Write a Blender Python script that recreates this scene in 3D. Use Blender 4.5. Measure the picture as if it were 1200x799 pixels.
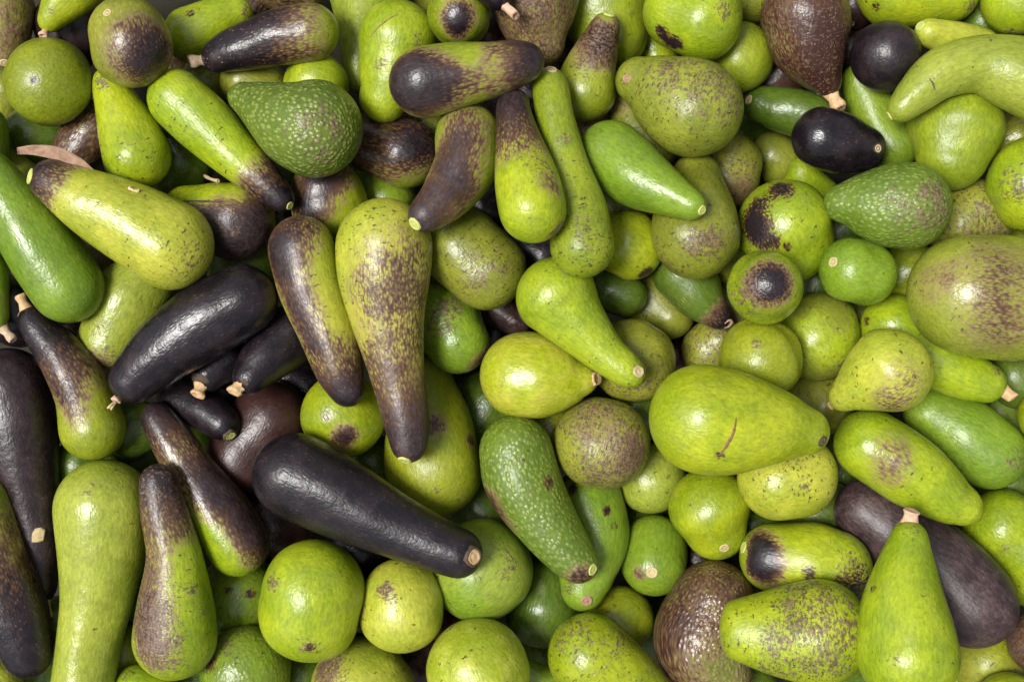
import bpy, math, random
import numpy as np

# ------------------------------------------------------------------ scene, camera, light
sc = bpy.context.scene
for o in list(bpy.data.objects):
    bpy.data.objects.remove(o)
COL = sc.collection

U = 0.00075            # metres per layout unit (1200 units = 0.9 m across the heap)
D = 1500.0             # camera height above the mean surface of the heap, in units
W0, H0 = 1200.0, 799.0

cam_d = bpy.data.cameras.new('camera')
cam = bpy.data.objects.new('camera', cam_d)
COL.objects.link(cam)
cam.location = (0, 0, D * U)
cam.rotation_euler = (0, 0, 0)
cam_d.sensor_width = 36.0
cam_d.lens = 36.0 * D / W0
cam_d.clip_start = 0.01
cam_d.clip_end = 200.0
sc.camera = cam

SUN_DIR = np.array((-0.40, -0.02, 0.90)); SUN_DIR /= np.linalg.norm(SUN_DIR)   # from the heap towards the sun
elev = math.asin(SUN_DIR[2]); azim = math.atan2(SUN_DIR[0], SUN_DIR[1])
world = bpy.data.worlds.new('World'); sc.world = world; world.use_nodes = True
wn = world.node_tree.nodes; wl = world.node_tree.links
sky = wn.new('ShaderNodeTexSky'); sky.sky_type = 'NISHITA'; sky.sun_disc = False
sky.sun_elevation = elev; sky.sun_rotation = azim
sky.air_density = 1.0; sky.dust_density = 4.0; sky.ozone_density = 1.0
hs = wn.new('ShaderNodeHueSaturation'); hs.inputs['Saturation'].default_value = 0.35
wl.new(sky.outputs[0], hs.inputs['Color'])
wl.new(hs.outputs[0], wn['Background'].inputs['Color'])
wn['Background'].inputs['Strength'].default_value = 0.078

sun_d = bpy.data.lights.new('sun', 'SUN'); sun_d.energy = 2.5; sun_d.angle = math.radians(20)
sun_d.color = (1.0, 0.985, 0.955)
sun = bpy.data.objects.new('sun', sun_d); COL.objects.link(sun)
from mathutils import Vector, Matrix
sun.rotation_euler = Vector((-SUN_DIR[0], -SUN_DIR[1], -SUN_DIR[2])).to_track_quat('-Z', 'Y').to_euler()

vs = sc.view_settings
vs.view_transform = 'Standard'; vs.look = 'None'; vs.gamma = 1.0; vs.use_curve_mapping = False
vs.exposure = 0.8

cy = sc.cycles
cy.max_bounces = 5; cy.diffuse_bounces = 3; cy.glossy_bounces = 2; cy.transmission_bounces = 0
cy.caustics_reflective = False; cy.caustics_refractive = False
cy.use_adaptive_sampling = True; cy.adaptive_threshold = 0.02; cy.use_denoising = True

# ------------------------------------------------------------------ materials
def lin(r, g, b):
    f = lambda c: c / 12.92 if c <= 0.04045 else ((c + 0.055) / 1.055) ** 2.4
    return tuple(f(v / 255.0) for v in (r, g, b))

class NG:
    """small helper for writing node graphs"""
    def __init__(s, mat):
        s.n = mat.node_tree.nodes; s.l = mat.node_tree.links
    def put(s, sock, v):
        if hasattr(v, 'is_output'):
            s.l.new(v, sock)
        elif v is not None:
            if sock.type == 'RGBA' and len(v) == 3: v = tuple(v) + (1.0,)
            sock.default_value = v
    def attr(s, name):
        a = s.n.new('ShaderNodeAttribute'); a.attribute_type = 'GEOMETRY'; a.attribute_name = name; return a
    def m(s, op, a, b=None, c=None, clamp=False):
        x = s.n.new('ShaderNodeMath'); x.operation = op; x.use_clamp = clamp
        s.put(x.inputs[0], a)
        if b is not None: s.put(x.inputs[1], b)
        if c is not None: s.put(x.inputs[2], c)
        return x.outputs[0]
    def vm(s, op, a, b):
        x = s.n.new('ShaderNodeVectorMath'); x.operation = op
        s.put(x.inputs[0], a); s.put(x.inputs[1], b); return x.outputs[0]
    def noise(s, vec, scale, detail=2.0, rough=0.5, dist=0.0):
        x = s.n.new('ShaderNodeTexNoise'); x.inputs['Scale'].default_value = scale
        x.inputs['Detail'].default_value = detail; x.inputs['Roughness'].default_value = rough
        x.inputs['Distortion'].default_value = dist
        s.l.new(vec, x.inputs['Vector']); return x.outputs['Fac']
    def voro(s, vec, scale, feature='F1', rnd=1.0, smooth=0.4):
        x = s.n.new('ShaderNodeTexVoronoi'); x.feature = feature
        x.inputs['Scale'].default_value = scale; x.inputs['Randomness'].default_value = rnd
        if feature == 'SMOOTH_F1': x.inputs['Smoothness'].default_value = smooth
        s.l.new(vec, x.inputs['Vector']); return x
    def step(s, v, a, b, lo=0.0, hi=1.0):
        x = s.n.new('ShaderNodeMapRange'); x.interpolation_type = 'SMOOTHSTEP'
        s.put(x.inputs['Value'], v); s.put(x.inputs['From Min'], a); s.put(x.inputs['From Max'], b)
        s.put(x.inputs['To Min'], lo); s.put(x.inputs['To Max'], hi); return x.outputs[0]
    def mix(s, f, a, b, mode='MIX'):
        x = s.n.new('ShaderNodeMix'); x.data_type = 'RGBA'; x.blend_type = mode
        s.put(x.inputs[0], f); s.put(x.inputs[6], a); s.put(x.inputs[7], b); return x.outputs[2]

def new_mat(name):
    m = bpy.data.materials.new(name); m.use_nodes = True
    return m, NG(m), m.node_tree.nodes['Principled BSDF']

def skin_material(name, pebbly):
    mat, g, bsdf = new_mat(name)
    fc = g.attr('fc').outputs['Vector']              # coordinates along and around the straightened fruit
    CA = g.attr('col_a'); ca = CA.outputs['Color']; cb = g.attr('col_b').outputs['Color']
    mk = g.n.new('ShaderNodeSeparateColor'); A_ = g.attr('mask'); g.l.new(A_.outputs['Color'], mk.inputs[0])
    pur, rus, spk = mk.outputs[0], mk.outputs[1], mk.outputs[2]; burn = A_.outputs['Alpha']
    pr = g.n.new('ShaderNodeSeparateColor'); P = g.attr('par'); g.l.new(P.outputs['Color'], pr.inputs[0])
    peb, lent, warm = pr.outputs[0], pr.outputs[1], pr.outputs[2]; bloom = P.outputs['Alpha']
    stretch = g.vm('MULTIPLY', fc, (1.0, 1.0, 0.42))   # longer along the fruit
    cross = g.vm('MULTIPLY', fc, (0.62, 0.62, 1.2))    # wrinkles running round it
    n_mid = g.noise(fc, 0.045, 4.0, 0.62)
    n_big = g.noise(fc, 0.016, 1.0, 0.5)
    n_fine = g.noise(stretch, 0.30, 3.0, 0.7)
    n_cork = g.noise(cross, 0.30, 2.0, 0.65)
    # ground colour
    base = g.mix(g.step(g.m('MULTIPLY_ADD', n_mid, 0.5, g.m('MULTIPLY', n_big, 0.5)), 0.40, 0.60), ca, cb)
    base = g.mix(g.step(n_mid, 0.50, 0.72, 0.0, 0.3), base, g.mix(0.5, base, (0.36, 0.34, 0.07)))
    val = g.m('MULTIPLY_ADD', n_fine, 1.15, 0.42)
    hv = g.n.new('ShaderNodeHueSaturation'); g.l.new(val, hv.inputs['Value']); g.l.new(base, hv.inputs['Color'])
    base = hv.outputs[0]
    peb_h = None
    if pebbly:                                          # rough skinned kinds
        vp = g.voro(g.vm('MULTIPLY', fc, (1.0, 1.0, 0.8)), 0.20, 'F1', 0.9)
        peb_h = g.step(g.m('MULTIPLY_ADD', n_fine, 0.3, vp.outputs['Distance']), 0.80, 0.22)
        base = g.mix(g.m('MULTIPLY', g.m('MULTIPLY', peb_h, peb), 0.50), g.mix(g.m('MULTIPLY', peb, 0.6), base, (0.035, 0.06, 0.01)),
                     g.mix(0.6, base, (0.42, 0.46, 0.12)))
    # pale pores, dashes once the skin has darkened
    vl = g.voro(stretch, 0.38, 'F1', 1.0)
    lr = g.n.new('ShaderNodeSeparateColor'); g.l.new(vl.outputs['Color'], lr.inputs[0])
    psize = g.m('MULTIPLY_ADD', lr.outputs[1], 0.24, 0.12)
    pore = g.m('MULTIPLY', g.step(vl.outputs['Distance'], psize, g.m('MULTIPLY', psize, 0.35)), g.m('GREATER_THAN', lr.outputs[0], 0.45))
    pore = g.m('MULTIPLY', pore, g.step(n_mid, 0.36, 0.60, 0.15, 1.0))
    pore_a = g.m('MULTIPLY', pore, lent)
    base = g.mix(g.m('MULTIPLY', pore_a, 0.42), base, (0.55, 0.56, 0.20))
    # ripening: green > brown > aubergine
    pn = g.m('ADD', g.m('MULTIPLY', g.m('SUBTRACT', n_mid, 0.5), 0.8), g.m('MULTIPLY', g.m('SUBTRACT', n_fine, 0.5), 1.7))
    cell = g.m('SUBTRACT', 0.42, vl.outputs['Distance'])
    pn = g.m('ADD', pn, g.m('MULTIPLY', g.m('MULTIPLY', cell, g.step(n_big, 0.3, 0.6, 0.3, 1.2)), -0.72))
    pm = g.m('ADD', pur, g.m('MULTIPLY', pn, g.step(pur, 0.02, 0.35)))
    p0 = g.step(pm, 0.03, 0.42); p1 = g.step(pm, 0.22, 0.72); p2 = g.step(pm, 0.58, 1.18)
    brown = g.mix(g.step(n_fine, 0.35, 0.65), (0.046, 0.020, 0.011), (0.130, 0.064, 0.034))
    aub = g.mix(g.step(n_mid, 0.35, 0.7), (0.0042, 0.0034, 0.0058), (0.0140, 0.0074, 0.0108))
    aub = g.mix(g.m('MULTIPLY', warm, 0.9), aub, g.mix(n_fine, (0.040, 0.011, 0.006), (0.115, 0.040, 0.020)))
    aub = g.mix(g.m('MULTIPLY', bloom, g.step(n_mid, 0.3, 0.7, 0.35, 1.0)), aub, g.mix(g.step(n_fine, 0.35, 0.65), (0.045, 0.027, 0.029), (0.120, 0.074, 0.068)))
    c = g.mix(g.m('MULTIPLY', p0, 0.72), base, g.mix(g.step(n_fine, 0.35, 0.65), (0.170, 0.105, 0.048), (0.290, 0.195, 0.110)))
    c = g.mix(p1, c, brown); c = g.mix(p2, c, aub)
    dash = g.m('MULTIPLY', g.m('MULTIPLY', pore, p1), g.m('MULTIPLY', lent, lent))
    c = g.mix(g.m('MULTIPLY', dash, 0.7), c, (0.34, 0.24, 0.17))
    # corky russet, stippled
    rn = g.m('ADD', g.m('MULTIPLY', g.m('SUBTRACT', n_cork, 0.5), 2.3), g.m('MULTIPLY', g.m('SUBTRACT', n_mid, 0.5), 1.0))
    rcap = g.m('DIVIDE', rus, g.m('MULTIPLY_ADD', rus, 0.75, 1.0))
    rm = g.step(g.m('ADD', rcap, g.m('MULTIPLY', rn, g.step(rus, 0.01, 0.3))), 0.33, 0.57)
    cork = g.mix(g.step(n_fine, 0.35, 0.65), (0.066, 0.038, 0.022), (0.190, 0.118, 0.072))
    c = g.mix(g.m('MULTIPLY', rm, 0.85), c, cork)
    # dark flecks
    wv = g.n.new('ShaderNodeCombineXYZ')
    g.l.new(g.m('MULTIPLY', n_cork, 9.0), wv.inputs[0]); g.l.new(g.m('MULTIPLY', n_mid, 34.0), wv.inputs[1]); g.l.new(g.m('MULTIPLY', n_fine, 9.0), wv.inputs[2])
    vk = g.voro(g.vm('ADD', g.vm('MULTIPLY', cross, (0.85, 0.85, 1.1)), wv.outputs[0]), 0.20, 'F1', 1.0)
    kr = g.n.new('ShaderNodeSeparateColor'); g.l.new(vk.outputs['Color'], kr.inputs[0])
    wob = g.m('MULTIPLY_ADD', n_cork, 0.5, -0.25)
    fsz = g.m('MULTIPLY_ADD', kr.outputs[1], 0.26, 0.16)
    fleck = g.m('MULTIPLY', g.step(g.m('ADD', vk.outputs['Distance'], wob), fsz, g.m('MULTIPLY', fsz, 0.6)), g.m('LESS_THAN', kr.outputs[0], g.m('MULTIPLY', spk, g.step(n_mid, 0.36, 0.60, 0.35, 1.5))))
    fleck = g.m('MULTIPLY', fleck, g.m('SUBTRACT', 1.0, p2))
    c = g.mix(g.m('MULTIPLY', fleck, 0.88), c, (0.055, 0.032, 0.014))
    # bruises and burns
    bm_ = g.m('ADD', burn, g.m('MULTIPLY', pn, g.step(burn, 0.02, 0.25)))
    b1 = g.step(bm_, 0.10, 0.55); b2 = g.step(bm_, 0.50, 0.80)
    c = g.mix(b1, c, (0.075, 0.032, 0.016)); c = g.mix(b2, c, (0.016, 0.011, 0.012))
    g.l.new(c, bsdf.inputs['Base Color'])
    # gloss
    ro = g.m('MULTIPLY_ADD', n_fine, 0.16, g.m('ADD', CA.outputs['Alpha'], 0.19))
    ro = g.m('ADD', ro, g.m('MULTIPLY', rm, 0.16)); ro = g.m('ADD', ro, g.m('MULTIPLY', g.m('MULTIPLY', bloom, p2), 0.14))
    ro = g.m('ADD', ro, g.m('MULTIPLY', g.step(n_mid, 0.45, 0.7), 0.10))
    g.l.new(ro, bsdf.inputs['Roughness'])
    bsdf.inputs['Specular IOR Level'].default_value = 0.48
    # relief
    h = g.m('MULTIPLY_ADD', n_fine, g.step(pur, 0.5, 1.2, 0.20, 0.05), g.m('MULTIPLY', n_mid, 1.3))
    h = g.m('MULTIPLY_ADD', n_cork, g.m('MULTIPLY_ADD', rus, 1.1, g.m('MULTIPLY', g.step(pur, 0.1, 0.5), 0.12)), h)
    h = g.m('MULTIPLY_ADD', vl.outputs['Distance'], -0.16, h)
    h = g.m('MULTIPLY_ADD', burn, -0.5, h)
    if pebbly: h = g.m('ADD', h, g.m('MULTIPLY', peb_h, g.m('MULTIPLY', peb, 0.9)))
    bp = g.n.new('ShaderNodeBump'); bp.inputs['Strength'].default_value = 0.6; bp.inputs['Distance'].default_value = 1.8 * U
    g.l.new(h, bp.inputs['Height']); g.l.new(bp.outputs[0], bsdf.inputs['Normal'])
    return mat

def plain_material(name, c1, c2, scale, rough, bump=0.4, spec=0.4):
    mat, g, bsdf = new_mat(name)
    t = g.n.new('ShaderNodeTexCoord').outputs['Object']
    n = g.noise(t, scale, 5.0, 0.65)
    n2 = g.noise(t, scale * 4, 3.0, 0.6)
    c = g.mix(g.step(n, 0.3, 0.7), c1, c2)
    c = g.mix(g.step(n2, 0.55, 0.75, 0.0, 0.5), c, tuple(v * 0.4 for v in c1))
    g.l.new(c, bsdf.inputs['Base Color']); bsdf.inputs['Roughness'].default_value = rough
    bsdf.inputs['Specular IOR Level'].default_value = spec
    bp = g.n.new('ShaderNodeBump'); bp.inputs['Strength'].default_value = bump; bp.inputs['Distance'].default_value = 0.0015
    g.l.new(n2, bp.inputs['Height']); g.l.new(bp.outputs[0], bsdf.inputs['Normal'])
    return mat

SKIN = skin_material('avocado_skin', False)
PEBBLY = skin_material('pebbly_avocado_skin', True)
M_STEM = plain_material('stem_wood', (0.50, 0.30, 0.13), (0.62, 0.44, 0.25), 260, 0.7)
M_PALE = plain_material('stem_scar_pale', (0.55, 0.45, 0.24), (0.42, 0.31, 0.15), 300, 0.7)
M_SGREEN = plain_material('stem_scar_green', (0.42, 0.50, 0.10), (0.50, 0.48, 0.16), 300, 0.6)
M_SBROWN = plain_material('stem_scar_brown', (0.24, 0.13, 0.07), (0.36, 0.23, 0.14), 300, 0.75)
M_SDARK = plain_material('stem_scar_dark', (0.05, 0.035, 0.02), (0.10, 0.06, 0.04), 300, 0.7)
M_STEM2 = plain_material('stem_wood_grey', (0.40, 0.27, 0.16), (0.52, 0.40, 0.28), 220, 0.8)
M_STEM3 = plain_material('stem_wood_pink', (0.52, 0.30, 0.19), (0.60, 0.42, 0.30), 240, 0.75)
M_SCAR = plain_material('healed_scar', (0.13, 0.06, 0.02), (0.22, 0.13, 0.05), 200, 0.7)
M_LEAF = plain_material('dry_leaf', (0.22, 0.125, 0.075), (0.34, 0.215, 0.14), 160, 0.75)
M_CLOTH = plain_material('ground_cover', (0.030, 0.028, 0.020), (0.045, 0.04, 0.028), 30, 0.95, 0.4, 0.1)
SCAR_M = dict(p=M_PALE, g=M_SGREEN, b=M_SBROWN, d=M_SDARK, w=M_STEM)
# ------------------------------------------------------------------ the avocados
PAL = {  # two skin tones each
 'lime':  ((0.285, 0.338, 0.012), (0.188, 0.255, 0.007)),
 'yel':   ((0.365, 0.370, 0.038), (0.265, 0.300, 0.022)),
 'mid':   ((0.235, 0.272, 0.013), (0.165, 0.208, 0.009)),
 'green': ((0.170, 0.250, 0.016), (0.115, 0.185, 0.012)),
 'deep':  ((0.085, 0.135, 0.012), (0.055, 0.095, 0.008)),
 'olive': ((0.215, 0.228, 0.024), (0.150, 0.168, 0.016)),
 'pale':  ((0.262, 0.305, 0.034), (0.190, 0.235, 0.021)),
}
# rank (higher lies on lower), tones, circles (x, y, radius[, lift]) from the blunt end to the stem end, label, marks
# marks: pur / rus / spk / peb / len / warm / bloom = overall ripeness, cork, flecks, pebbling, pores, redness, dust
#        grad = (kind, end, share, strength), blot = (kind, x, y, radius, strength); kinds P purple R russet S flecks B burn
#        scar = (x, y, radius, tone), stub = (x0, y0, x1, y1, radius)
F = []
def A(rank, pal, circ, label, **k):
    F.append(dict(rank=rank, pal=pal, c=circ, label=label, **k))

# ---- top row
A(6.2,'olive',[(2,10,36),(5,45,29),(5,66,16)],'grey-brown speckled avocado cut off by the top left corner',pur=.30,rus=.30,spk=.3,len=.6,scar=(5,74,5,'p'))
A(6,'lime',[(95,-20,30),(72,6,23),(58,25,14)],'green avocado with a pale stem stub at the top edge near the left corner',stub=(55,33,49,44,5),blot=[('R',62,14,9,.3)])
A(7,'mid',[(57,97,50,0),(57,97,48,14)],'round green avocado with one dark dot, near the upper left corner',spk=.1,len=.25,blot=[('B',40,94,4,.9)])
A(7.2,'olive',[(153,55,46),(149,40,44)],'round avocado, grey-green with a purple-brown lower half, at the top left',spk=.15,len=.8,bloom=.15,blot=[('P',165,58,34,.62),('P',178,80,26,.5),('P',185,50,24,.3)],scar=(125,15,5,'p'))
A(6,'lime',[(226,41,33),(258,23,25),(280,14,17)],'bright green avocado at the top edge behind a dark speckled one',blot=[('B',222,16,5,.45),('R',290,12,8,.6)],spk=.1)
A(7.4,'mid',[(362,38,34),(318,46,31),(275,58,25),(254,66,19)],'dark speckled avocado with a green blunt end, stem stub pointing left',pur=.08,len=1.0,spk=.2,bloom=.1,grad=[('P','stem',.95,1.5)],blot=[('P',315,20,26,.25)],stub=(240,70,225,72,7.5))
A(6.6,'lime',[(160,183,38),(146,145,31),(131,108,22),(128,98,20)],'bright green pear-shaped avocado with a brown neck tip pointing up',spk=.18,blot=[('R',117,96,13,.75),('S',168,205,30,.3),('S',145,170,20,.2)])
A(7.1,'lime',[(208,116,34),(243,148,34),(285,190,27),(318,222,20),(330,234,16)],'long green avocado running diagonally to a dark purple stem end',spk=.25,len=.5,grad=[('P','stem',.33,1.3)],blot=[('S',190,150,35,.3)],scar=(340,241,5,'g'))
A(2,'olive',[(243,96,30),(262,92,28)],'olive avocado in shade between the speckled stub-ended one and the diagonal one',spk=.2)
A(2.5,'olive',[(112,152,34),(88,178,28),(76,190,20)],'dark brown rough avocado in shade beneath the dry leaf',pur=.62,len=.8,warm=.25,bloom=.1)
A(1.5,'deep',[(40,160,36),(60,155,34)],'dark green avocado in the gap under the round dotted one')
A(8,'yel',[(197,288,51),(150,261,46),(97,233,37),(60,212,26)],'large yellow-green avocado with a purple stem end, lying under the dry leaf',spk=.30,len=.45,grad=[('P','stem',.24,1.15)],blot=[('R',185,318,40,.2),('S',190,300,50,.35),('R',230,300,18,.3)],scar=(33,206,9,'g'),bloom=.25)
A(7,'green',[(80,336,41),(50,292,41),(14,240,34),(-12,200,25)],'smooth bright green long avocado at the left edge',len=.5,spk=.03)
A(4.5,'green',[(-26,325,36),(-8,372,18)],'green avocado with a stub, only a sliver showing at the left edge',stub=(4,386,15,397,6))
A(3,'green',[(-25,155,34),(-25,180,32)],'sliver of green avocado at the left edge below the round dotted one')
A(2,'olive',[(22,214,28),(5,200,26)],'small olive patch of avocado behind the large yellow one\'s purple end')
A(5.6,'lime',[(276,258,45),(244,252,38),(216,243,25)],'avocado with a cracked purple-brown face and a green upper edge',spk=.2,len=.5,bloom=.7,blot=[('P',285,278,38,1.0),('P',245,266,20,1.0),('P',222,254,13,.9),('P',305,262,20,.9),('P',262,290,30,.8),('R',270,262,24,.3)],dcrack=1,crack=[([(212,236),(235,236),(262,238),(290,246),(303,256)],2.0)])
A(4,'pale',[(129,398,35),(152,352,42),(168,330,38)],'yellow-green avocado with a brown blunt end, wedged above the big black one',spk=.15,blot=[('R',120,420,22,.55),('P',112,425,18,.4),('R',112,380,14,.4)])
A(6.6,'mid',[(109,500,38),(96,460,32),(72,418,26),(44,384,19),(37,374,16)],'half black, half green avocado with an orange stem stub pointing up',spk=.1,len=.8,grad=[('P','stem',.66,1.5)],blot=[('P',80,462,20,.5),('P',90,490,14,.4)],stub=(30,362,20,343,7))
A(8.2,'olive',[(283,352,41),(245,374,43),(205,401,39),(168,434,31),(155,447,27)],'big glossy black avocado lying diagonally with frayed orange stem',pur=1.15,len=.5,stub=(141,462,133,474,8),prongs=1)
A(5.4,'olive',[(262,420,30),(244,440,20)],'black avocado with a rusty stub, under the big glossy black one',pur=1.2,stub=(236,451,230,466,8))
A(5,'olive',[(215,462,30),(243,482,25),(262,497,20)],'black avocado with a green cut stem end, below the rusty stub',pur=1.2,scar=(270,511,7,'g'))
A(5.6,'olive',[(338,396,36),(308,424,29),(292,443,20)],'dusty black avocado with a tan stem stub, left of the half-purple one',pur=1.2,len=.5,stub=(282,452,273,461,8))
A(7.5,'yel',[(353,292,38),(365,340,37),(383,388,33),(399,435,27),(408,458,20)],'half purple, half yellow-green avocado with a dark tapered tip pointing down',spk=.25,len=.5,bloom=.2,grad=[('P','stem',.38,1.15)],blot=[('P',335,270,32,.8),('P',325,305,24,.8),('P',340,340,22,.6),('P',352,370,22,.6),('P',366,400,20,.6)])
A(7.7,'yel',[(450,289,55),(451,325,52),(455,375,41),(465,435,31),(477,495,26),(480,522,21)],'large bronze club-shaped avocado with purple neck, in the centre left',spk=.6,len=.6,bloom=.45,grad=[('P','stem',.5,1.15)],blot=[('P',480,315,56,.28),('P',464,370,54,.30),('R',468,340,44,.3),('S',430,270,40,.3),('P',474,540,11,-.9)],scar=(474,541,8,'g'))
A(4.6,'lime',[(402,487,48),(405,492,46)],'green avocado with a purple bruise under two tapered purple tips',spk=.1,blot=[('P',404,513,13,1.0),('B',381,487,6,.4)])
A(6,'mid',[(508,548,56),(503,500,50),(493,448,38)],'smooth pale green avocado behind the bronze club\'s purple neck',spk=.05,blot=[('P',510,498,12,.6),('P',552,516,7,.8),('R',512,575,7,.7),('R',540,585,8,.4)])
A(6.2,'green',[(519,370,43),(537,402,37)],'green avocado with a grey-brown scrape, right of the bronze club',spk=.25,blot=[('R',520,372,20,.8),('R',530,358,14,.6),('P',562,425,16,.6)],len=.3)
A(7.2,'olive',[(541,288,47),(572,318,46)],'round olive avocado with dense brown flecks in the centre',spk=.95,blot=[('R',575,320,38,.35),('R',535,330,25,.25)])
# ---- top centre
A(8,'green',[(368,152,55),(338,142,47),(302,123,28),(284,114,18)],'pebbly dark green avocado with a grey patch, narrow end pointing left',peb=1.0,spk=.25,blot=[('R',360,150,30,.35),('R',395,150,30,.3),('R',372,195,24,.25)])
A(6,'lime',[(371,100,38),(372,97,34,10)],'small plain lime green round avocado behind the pebbly one',spk=.03)
A(3,'olive',[(305,103,33),(285,95,28)],'shaded olive avocado under the dark speckled one',spk=.2)
A(5.4,'pale',[(430,-10,47),(424,40,28),(419,95,14)],'pale green avocado neck hanging down from the top edge',spk=.05)
A(6.4,'lime',[(465,47,45),(456,98,33),(449,118,27)],'yellow-green pear-shaped avocado with a small brown spot, top centre left',spk=.15,blot=[('R',447,74,8,.9),('R',487,48,16,.3)],crack=[([(434,44),(444,32),(457,22),(466,18)],1.1)])
A(6.6,'mid',[(538,18,37,0),(538,18,33,8)],'round green avocado with a purple blossom end at the top edge',len=.2,blot=[('P',536,19,16,1.2),('P',536,38,10,.6)])
A(8.6,'mid',[(498,96,41),(535,88,37),(575,82,31),(607,74,26),(617,72,22)],'brown and green avocado with a dark neck lying crosswise at the top',spk=.2,len=.4,bloom=.3,blot=[('P',475,85,28,1.0),('P',470,112,24,.8),('P',505,82,22,.5),('P',500,118,28,.6),('P',530,105,22,.5),('P',532,84,9,.45),('P',560,95,16,.3)],grad=[('P','stem',.42,1.2)])
A(6,'mid',[(475,180,40),(440,166,37)],'glossy purple avocado with a green-flecked underside, below the crosswise brown one',len=.4,bloom=.1,pur=.72,spk=.2,blot=[('P',478,190,25,.35),('P',487,170,20,.4),('P',482,212,30,-.75)])
A(4.6,'lime',[(384,238,43),(382,225,41)],'ball-like avocado half brown, half green, below the pebbly one',spk=.15,blot=[('P',360,225,32,.8),('P',390,200,25,.6),('P',362,250,16,.5)])
A(8,'mid',[(549,160,37),(546,193,37),(521,231,29),(498,252,21)],'curved purple-grey avocado with a green side and black stem end',len=.5,spk=.15,bloom=.5,grad=[('P','stem',.30,1.1)],blot=[('P',530,180,28,.7),('P',545,145,26,.5),('P',525,215,26,.7),('P',545,222,16,.4)],scar=(485,264,8.5,'g'))
A(3,'olive',[(500,150,24),(495,140,20)],'small olive-brown avocado glimpsed between the crosswise and curved purple ones',rus=.35)
A(5,'olive',[(330,-22,36),(355,-15,30)],'brown-green avocado barely showing at the top edge',pur=.4,rus=.2)
A(4,'olive',[(490,-13,28),(505,-10,24)],'olive sliver at the top edge above the yellow-green pear-shaped one')
A(7,'olive',[(570,-20,24),(584,-4,17)],'black avocado tip with a yellow-tan stub at the top edge',pur=1.2,stub=(590,6,600,17,7))
A(6.4,'olive',[(625,-10,56),(630,30,42),(634,52,28)],'dull brown speckled avocado cut off by the top edge, above the crosswise one',pur=.45,rus=.42,spk=.5,bloom=.7)
A(5.2,'mid',[(708,12,52),(716,44,41)],'large green avocado at the top edge behind the brown-necked small one',spk=.15)
A(8,'mid',[(686,106,35),(695,72,28),(707,38,19),(710,31,17)],'small green pear-shaped avocado with a brown mottled neck pointing up',spk=.25,len=.3,grad=[('R','stem',.66,.9),('P','stem',.62,.75)],blot=[('R',690,75,24,.3),('P',702,52,20,.5),('P',712,16,14,-1),('R',712,16,12,-1)],scar=(714,16,7,'g'))
A(7,'lime',[(798,15,43),(825,25,46)],'glossy lime green avocado with a brown scrape at the top edge',spk=.2,blot=[('B',782,48,9,.7),('B',775,38,7,.7),('B',793,52,8,.7),('R',848,12,12,.7)])
A(3,'lime',[(765,58,26),(772,70,22)],'bit of bright green avocado showing beside the glossy one at the top')
A(8.1,'olive',[(812,126,57),(788,114,51),(761,100,38),(747,94,27)],'big olive pear-shaped avocado with russet upper side, stem end left',spk=.65,len=.2,rus=.08,blot=[('R',815,85,34,.5),('R',850,110,28,.45),('R',775,80,20,.4),('S',780,140,40,.4)],scar=(735,92,6,'b'))
A(5.4,'olive',[(757,170,36),(738,135,24),(724,108,13),(720,98,9)],'slim tan-necked avocado wedged between the big olive one and a green pear',spk=.5,grad=[('P','stem',.45,.55)])
A(7.6,'green',[(716,182,40),(745,205,38),(784,227,26),(812,241,17)],'smooth green pear-shaped avocado with its narrow end pointing lower right',len=.35,spk=.08,scar=(824,247,6,'g'),blot=[('R',753,199,5,.5)])
A(8.3,'mid',[(682,288,37),(677,246,33),(663,192,26),(651,142,23),(645,106,21),(643,98,20)],'long slender pale green avocado with dark flecks on its lower half',len=.5,spk=.15,bloom=.2,blot=[('S',685,270,55,.8),('S',690,300,45,.5),('R',661,163,7,.8),('R',682,265,14,.4),('R',700,300,24,.35)],scar=(646,81,7,'p'))
A(8.6,'lime',[(624,245,39),(618,214,37),(608,165,26),(602,132,20),(602,122,19)],'avocado with a bright green blunt end and wrinkled purple-brown neck',len=.4,spk=.15,bloom=.4,grad=[('P','stem',.62,1.25)],blot=[('P',655,272,11,1.0),('R',635,190,25,.4),('P',645,215,15,.4)])
A(6.8,'olive',[(815,276,50),(815,240,43),(816,206,28)],'yellowish-olive avocado with a grey oval scar near its blunt end',spk=.4,rus=.05,blot=[('R',823,284,15,1.2),('R',775,300,20,.4),('R',850,290,24,.3),('S',815,315,30,.4)])
A(5.2,'olive',[(850,204,42),(856,190,36)],'dull tan avocado with a purple blush, tucked below the big olive pear-shaped one',spk=.3,rus=.15,bloom=.5,blot=[('R',850,205,34,.4),('P',868,225,20,.5)])
A(6.2,'lime',[(735,287,39),(742,293,36)],'small round lime avocado with a brown tip under the narrow green stem end',blot=[('B',757,320,8,1.0),('R',750,312,12,.3)],spk=.08)
A(2.5,'olive',[(572,243,30),(585,230,24)],'dark purple avocado deep between the curved one and the wrinkled one',pur=1.0)
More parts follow.
